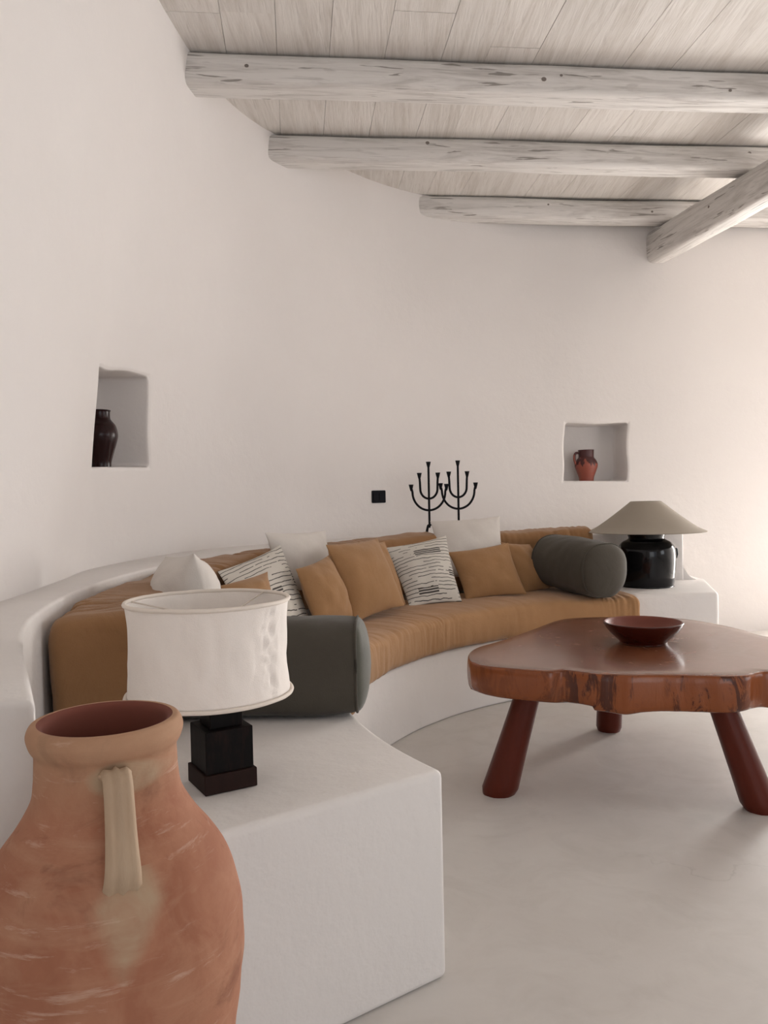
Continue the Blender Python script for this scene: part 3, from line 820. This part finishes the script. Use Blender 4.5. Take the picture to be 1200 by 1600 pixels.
leg((1.150, 2.475, 0), (1.035, 2.50, .34), .060, .044)
leg((.915, 3.330, 0), (.905, 3.24, .34), .053, .050)
#ENDT#

# ------------------------------------------------------------------ wooden bowl on the table
bx, by, bz = .926, 2.90, TZ
bw = thing('wooden_bowl', 'shallow dark red wooden bowl on the slab coffee table', 'bowl', (bx, by, bz))
pr = smooth_prof([(.0005, 0), (.074, 0), (.082, .003), (.090, .012), (.110, .030), (.127, .050), (.1375, .068), (.1385, .074), (.134, .0755)], 5)
fixn(link('bowl_body', *lathe([(r, z+bz+.001) for r, z in pr], bx, by, 72), M['bowl'], bw))
pr = smooth_prof([(.134, .0755), (.128, .070), (.116, .050), (.096, .031), (.060, .018), (.0005, .014)], 5)
fixn(link('bowl_inside', *lathe([(r, z+bz+.001) for r, z in pr], bx, by, 72), M['bowl_in'], bw))

# ------------------------------------------------------------------ near lamp
lx, ly, lz = -.332, 1.590, .433; lr = rad(31)
lp = thing('table_lamp', 'black stepped-block table lamp with a creased white linen drum shade, on the near platform', 'lamp', (lx, ly, lz))
o = fixn(link('base_plinth', *box(lx, ly, lz, .470, .106, .106, lr), M['brownblack'], lp, smooth=False)); bevel(o, .002, 2)
o = fixn(link('base_block', *box(lx, ly, .470, .552, .096, .096, lr), M['blackwood'], lp, smooth=False)); bevel(o, .002, 2)
o = fixn(link('base_neck', *box(lx, ly, .552, .640, .066, .066, lr), M['blackwood'], lp, smooth=False)); bevel(o, .002, 2)
fixn(link('stem', *lathe([(.008, .64), (.008, .70), (.014, .702), (.014, .735)], lx, ly, 16), M['brass'], lp))
sx, sy, R = lx-.020, ly, .158
n = 128; V, F = [], []; rows = 34
sh = thing  # noqa
for i in range(rows+1):
    z = .617+(.797-.617)*i/rows; q = i/rows
    for k in range(n):
        a = 2*PI*k/n
        waist = -.006*sin(q*PI)
        cr_ = noise.noise(Vector((cos(a)*3.2, sin(a)*3.2, z*14)))*.0040+noise.noise(Vector((cos(a)*9, sin(a)*9, z*22+4)))*.0022
        # creased seam strip towards the right of the shade
        da = (a-rad(-28)+PI) % (2*PI)-PI
        g = math.exp(-(da/.16)**2)
        cr_ += g*(abs(noise.noise(Vector((da*14, z*30, 2))))*-.016+noise.noise(Vector((da*40, z*60, 5)))*.006)
        cr_ -= math.exp(-(da/.018)**2)*.0035
        cr_ *= sin(q*PI)**.4 if 0 < q < 1 else 0
        rr = R+waist+cr_
        V.append((sx+rr*cos(a), sy+rr*sin(a), z))
for i in range(rows):
    for k in range(n): F.append((i*n+k, i*n+(k+1) % n, (i+1)*n+(k+1) % n, (i+1)*n+k))
shd = fixn(link('lamp_shade', V, F, M['shade'], lp))
md = shd.modifiers.new('thick', 'SOLIDIFY'); md.thickness = .0016; md.offset = -1
for nm, z, rr in (('top_rim', .798, .1585), ('bottom_rim', .616, .161)):
    cpath = [(sx+rr*cos(2*PI*k/96), sy+rr*sin(2*PI*k/96), z+.001*noise.noise(Vector((k*.3, z, 0)))) for k in range(98)]
    fixn(link(nm, *tube(cpath, .0042, 8, cap=False), M['cream_cord'], shd))
for k in range(3):
    a = rad(55+120*k); fixn(link('shade_spoke', *tube([(lx, ly, .735), (lx+.03*cos(a), ly+.03*sin(a), .765), (sx+.157*cos(a), sy+.157*sin(a), .796)], .0016, 6), M['cream_cord'], shd))

# ------------------------------------------------------------------ far lamp
fx, fy, fz = 1.452, 4.47, .461
fl2 = thing('table_lamp', 'black glazed pot table lamp with a wide conical flax shade, on the far end block', 'lamp', (fx, fy, fz))
pr = smooth_prof([(.0005, 0), (.135, 0), (.143, .006), (.150, .05), (.155, .12), (.156, .18), (.150, .215), (.130, .243), (.106, .256), (.097, .262), (.096, .270), (.102, .288), (.101, .296), (.085, .298)], 5)
fixn(link('lamp_body', *lathe([(r, z+fz) for r, z in pr], fx, fy, 80, jitter=.012, seed=3), M['glaze'], fl2))
for sgn in (-1, 1):                      # two small lugs on the shoulder
    a = rad(0 if sgn > 0 else 180)
    pth = [(fx+sgn*.150, fy, fz+.205), (fx+sgn*.166, fy, fz+.20), (fx+sgn*.169, fy, fz+.175), (fx+sgn*.164, fy, fz+.155), (fx+sgn*.152, fy, fz+.15)]
    fixn(link('lug', *tube(pth, .008, 10), M['glaze'], fl2))
fixn(link('stem', *lathe([(.012, fz+.29), (.012, fz+.40)], fx, fy, 16), M['brass'], fl2))
pr = smooth_prof([(.316, .302), (.312, .3035), (.26, .330), (.18, .388), (.10, .452), (.083, .466), (.080, .4675)], 6)
V, F = lathe([(r, z+fz) for r, z in pr], fx, fy, 96); 
shd = fixn(link('lamp_shade', V, F, M['shade_far'], fl2))
md = shd.modifiers.new('thick', 'SOLIDIFY'); md.thickness = .002; md.offset = -1
for k in range(3):
    a = rad(20+120*k); fixn(link('shade_spoke', *tube([(fx, fy, fz+.40), (fx+.081*cos(a), fy+.081*sin(a), fz+.466)], .002, 6), M['brass'], shd))

# ------------------------------------------------------------------ big terracotta jar
jx, jy = -.319, .905
jar = thing('terracotta_jar', 'tall weathered terracotta jar with a strap handle, standing on the floor by the near platform', 'jar', (jx, jy, 0))
out = [(.0005, .0), (.062, 0), (.068, .008), (.078, .08), (.098, .18), (.122, .30), (.138, .40), (.1475, .48), (.147, .52), (.1415, .56), (.131, .590), (.117, .615), (.101, .636), (.0885, .655), (.0805, .672), (.0782, .690), (.077, .712), (.0772, .722), (.082, .731), (.0845, .743), (.080, .753), (.0730, .7545)]
pr = smooth_prof(out, 6)
V, F = lathe(pr, jx, jy, 120, jitter=.012, seed=5)
for i, v in enumerate(V):               # throwing ridges
    z = v[2]; k = 1+.004*sin(z*95+2*sin(z*13))*(1 if z < .7 else .3)
    V[i] = (jx+(v[0]-jx)*k, jy+(v[1]-jy)*k, z)
fixn(link('jar_body', V, F, M['terracotta'], jar, base=(jx, jy, JC)))
pr = smooth_prof([(.0730, .7545), (.0675, .750), (.065, .735), (.064, .71), (.065, .68), (.070, .655), (.085, .62), (.108, .57), (.126, .5), (.108, .3), (.055, .02), (.0005, .018)], 5)
V, F = lathe(pr, jx, jy, 96); fixn(link('jar_inside', V, F, M['jar_inside'], jar))
def handle(azi, nm='handle'):
    d = Vector((cos(azi), sin(azi), 0)); t = Vector((-sin(azi), cos(azi), 0))
    prof = [(.066, .708), (.078, .714), (.092, .717), (.104, .710), (.112, .692), (.117, .672), (.122, .650), (.125, .630), (.114, .608)]
    prof = smooth_prof(prof, 6); V, F = [], []; nn = 24; m = len(prof)
    for i, (r, z) in enumerate(prof):
        q = i/(m-1)
        a = prof[max(i-1, 0)]; b = prof[min(i+1, m-1)]; tg = (d*(b[0]-a[0])+Vector((0, 0, b[1]-a[1]))).normalized(); no = tg.cross(t).normalized()
        w = .0158*(1-.08*sin(q*PI))+.004*max(0, 1-q*5)+.004*(q**4); th = .0062
        for k in range(nn):
            an = 2*PI*k/nn; x = cos(an)*w; y = math.copysign(abs(sin(an))**.7, sin(an))*th*(1+.30*cos(x/w*2*PI*1.5))
            V.append(tuple(Vector((jx, jy, z))+d*r+t*x+no*y))
    for i in range(m-1):
        for k in range(nn): F.append((i*nn+k, i*nn+(k+1) % nn, (i+1)*nn+(k+1) % nn, (i+1)*nn+k))
    F.append(tuple(range(nn))); F.append(tuple(reversed(range((m-1)*nn, m*nn))))
    h = fixn(link(nm, V, F, M['slip'], jar)); h['label'] = 'pale cream clay strap handle'
handle(rad(-65)); handle(rad(115))

# ------------------------------------------------------------------ candelabra
def candelabrum(x, y, z0, yaw, label, H, s=1.0):
    d = Vector((cos(yaw), sin(yaw), 0)); O = Vector((x, y, z0)); up = Vector((0, 0, 1))
    root = thing('candelabrum', label, 'candelabrum', (x, y, z0), 'iron candelabra on the ledge')
    def cup(p):
        return lathe([(.0045, p.z-.040), (.0078, p.z-.030), (.0150, p.z), (.012, p.z), (.004, p.z-.01)], p.x, p.y, 16)
    top = O+up*H
    fixn(link('stem', *tube([O+up*.055, O+up*.2, top-up*.02], .0068, 10), M['iron'], root))
    fixn(link('candle_cup', *cup(top), M['iron'], root))
    for (hw, zb, zt, nm) in ((.107*s, H-.292*s, H-.135*s, 'outer_arm'), (.056*s, H-.222*s, H-.066*s, 'inner_arm')):
        pth = []
        ry = min(hw*1.05, (zt-zb)*.7)
        for i in range(25):
            a = PI+PI*i/24; pth.append(O+d*(hw*.93*cos(a))+up*(zb+ry+ry*sin(a)))
        pth = [O-d*hw+up*(zt-.02)]+[O-d*(hw*.955)+up*(zb+ry+.5*max(0, zt-.02-zb-ry))]+pth+[O+d*(hw*.955)+up*(zb+ry+.5*max(0, zt-.02-zb-ry))]+[O+d*hw+up*(zt-.02)]
        am = fixn(link(nm, *tube(pth, .0068, 10), M['iron'], root))
        for sg in (-1, 1): fixn(link('candle_cup', *cup(O+d*(sg*hw)+up*zt), M['iron'], am))
        fixn(link('collar', *lathe([(.004, z0+zb-.006), (.0085, z0+zb-.004), (.0085, z0+zb+.004), (.004, z0+zb+.006)], x, y, 14), M['iron'], am))
    for k in range(3):
        a = yaw+rad(90+120*k+150); e = Vector((cos(a), sin(a), 0))
        pth = [O+up*.05, O+e*.006+up*.066, O+e*.018+up*.062, O+e*.030+up*.035, O+e*.040+up*.004]
        pth = [Vector(q) for q in smooth_prof([tuple(q) for q in pth], 5)]
        fixn(link('foot', *tube(pth, .0045, 8), M['iron'], root))
#CANDLES#
candelabrum(.273, 4.86, .742, rad(4), 'black iron five-cup candelabrum, left one of the crossed pair', .447)
candelabrum(.452, 4.885, .742, rad(4), 'black iron five-cup candelabrum, right one of the crossed pair', .452)
#ENDC#

#SMALL#
# ------------------------------------------------------------------ things in the niches and on the wall
vs = thing('glazed_vase', 'tall dark oxblood vase half hidden by the edge of the left wall niche', 'vase', (-1.118, 3.20, 1.125))
pr = smooth_prof([(.0005, 0), (.038, 0), (.040, .006), (.041, .03), (.052, .07), (.066, .12), (.068, .145), (.060, .175), (.045, .195), (.040, .205), (.040, .228), (.043, .233), (.041, .236), (.034, .232), (.034, .20), (.05, .16), (.03, .02), (.0005, .015)], 5)
fixn(link('vase_body', *lathe([(r, z+1.1195) for r, z in pr], -1.118, 3.20, 64), M['oxblood'], vs))
hp = [(-1.118-.03, 3.20-.028, 1.1195+.222), (-1.118-.055, 3.20-.05, 1.1195+.215), (-1.118-.062, 3.20-.056, 1.1195+.18), (-1.118-.046, 3.20-.044, 1.1195+.155)]
fixn(link('handle', *tube([Vector(q) for q in smooth_prof(hp, 5)], .007, 10), M['oxblood'], vs))
gx, gy, gz = 1.403, 5.575, 1.057
jg = thing('clay_jug', 'small red clay jug with dripping dark glaze in the right wall niche', 'jug', (gx, gy, gz))
pr = smooth_prof([(.0005, 0), (.047, 0), (.049, .004), (.052, .03), (.066, .07), (.077, .105), (.076, .128), (.064, .152), (.053, .166), (.0515, .18), (.053, .214), (.055, .218), (.051, .219), (.046, .214), (.045, .17), (.06, .12), (.04, .02), (.0005, .015)], 5)
fixn(link('jug_body', *lathe([(r, z+gz) for r, z in pr], gx, gy, 64), M['jug'], jg))
hp = [(gx-.048, gy-.01, gz+.196), (gx-.072, gy-.016, gz+.198), (gx-.084, gy-.018, gz+.180), (gx-.084, gy-.018, gz+.150), (gx-.074, gy-.014, gz+.118)]
fixn(link('handle', *tube([Vector(q) for q in smooth_prof(hp, 5)], [.0085]*30, 10, flat=1.2, cap=True) if False else tube([Vector(q) for q in smooth_prof(hp, 5)], .0085, 10), M['jug'], jg))
# wall switch plate
p = wall_pt(7.93, .985); nw = wall_n(7.93, .985); tx = Vector((nw.y, -nw.x, 0))
sw = thing('wall_switch', 'small black rectangular switch plate on the curved wall left of the candelabra', 'switch', tuple(p-Vector((0, 0, .038))))
def plate(name, w, h, d0, d1, parent, ox=0):
    c = p-nw*((d0+d1)/2)+tx*ox; V = []
    ptsq = []
    r = .007
    for (sx_, sz) in ((1, 1), (-1, 1), (-1, -1), (1, -1)):
        for k in range(5):
            a = {(1, 1): 0, (-1, 1): 90, (-1, -1): 180, (1, -1): 270}[(sx_, sz)]+k*22.5
            ptsq.append((sx_*(w/2-r)+r*cos(rad(a)), sz*(h/2-r)+r*sin(rad(a))))
    k = len(ptsq)
    V = [tuple(p+tx*(ox+x)-nw*d0+Vector((0, 0, z))) for x, z in ptsq]+[tuple(p+tx*(ox+x)-nw*d1+Vector((0, 0, z))) for x, z in ptsq]
    F = [tuple(range(k)), tuple(reversed(range(k, 2*k)))]+[(i, (i+1) % k, k+(i+1) % k, k+i) for i in range(k)]
    return sharp(fixn(link(name, V, F, M['plastic'], parent)))
plate('frame', .104, .077, -.012, .008, sw)
plate('rocker', .040, .052, .008, .0105, sw, -.022); plate('rocker', .040, .052, .008, .0105, sw, .022)
#ENDS#

# ------------------------------------------------------------------ camera
cam = bpy.data.cameras.new('camera'); co = bpy.data.objects.new('camera', cam); C.objects.link(co)
cam.sensor_width = 36; cam.sensor_fit = 'AUTO'; cam.lens = 1260/1600*36; cam.clip_start = .05
co.location = (0, 0, S)
roll, pitch = rad(1.2), rad(1.27)
fw = Vector((0, cos(pitch), -sin(pitch))); r0 = Vector((1, 0, 0)); u0 = r0.cross(fw)
Rv = r0*cos(roll)-u0*sin(roll); Uv = u0*cos(roll)+r0*sin(roll)
from mathutils import Matrix
co.rotation_euler = Matrix((Rv, Uv, -fw)).transposed().to_euler()
sc.camera = co

# ------------------------------------------------------------------ light
w = bpy.data.worlds.new('sky'); sc.world = w; w.use_nodes = True
bg = w.node_tree.nodes['Background']; bg.inputs[0].default_value = (.80, .88, 1.0, 1); bg.inputs[1].default_value = 1.2
def area(name, loc, rot, sx, sy, power, col):
    l = bpy.data.lights.new(name, 'AREA'); l.shape = 'RECTANGLE'; l.size = sx*S; l.size_y = sy*S; l.energy = power; l.color = col
    o = bpy.data.objects.new(name, l); C.objects.link(o); o.location = Vector(loc)*S; o.rotation_euler = rot; return o
# daylight through the doorway on the right, the window on the right and the big opening behind
area('doorway_daylight', (3.73, 5.86, .98), (rad(-90), 0, 0), 1.1, 1.9, 285, (1, .98, .955))
area('side_window_daylight', (XR+.10, 1.35, 1.3), (rad(90), 0, rad(90)), 1.55, 1.15, 32, (.95, .97, 1))
area('rear_opening_daylight', (1.3, -2.70, 1.15), (rad(90), 0, 0), 3.0, 1.85, 50, (1, .985, .97))
sl = bpy.data.lights.new('sun', 'SUN'); sl.energy = 1.0; sl.angle = rad(1.5); sl.color = (1, .97, .93)
so = bpy.data.objects.new('sun', sl); C.objects.link(so); so.location = (4, 9, 8); so.rotation_euler = Vector((-.12, -.62, -1)).to_track_quat('-Z', 'Y').to_euler()
sc.view_settings.view_transform = 'Standard'; sc.view_settings.look = 'None'
sc.view_settings.exposure = -0.06; sc.view_settings.gamma = 1.0; sc.view_settings.use_curve_mapping = False
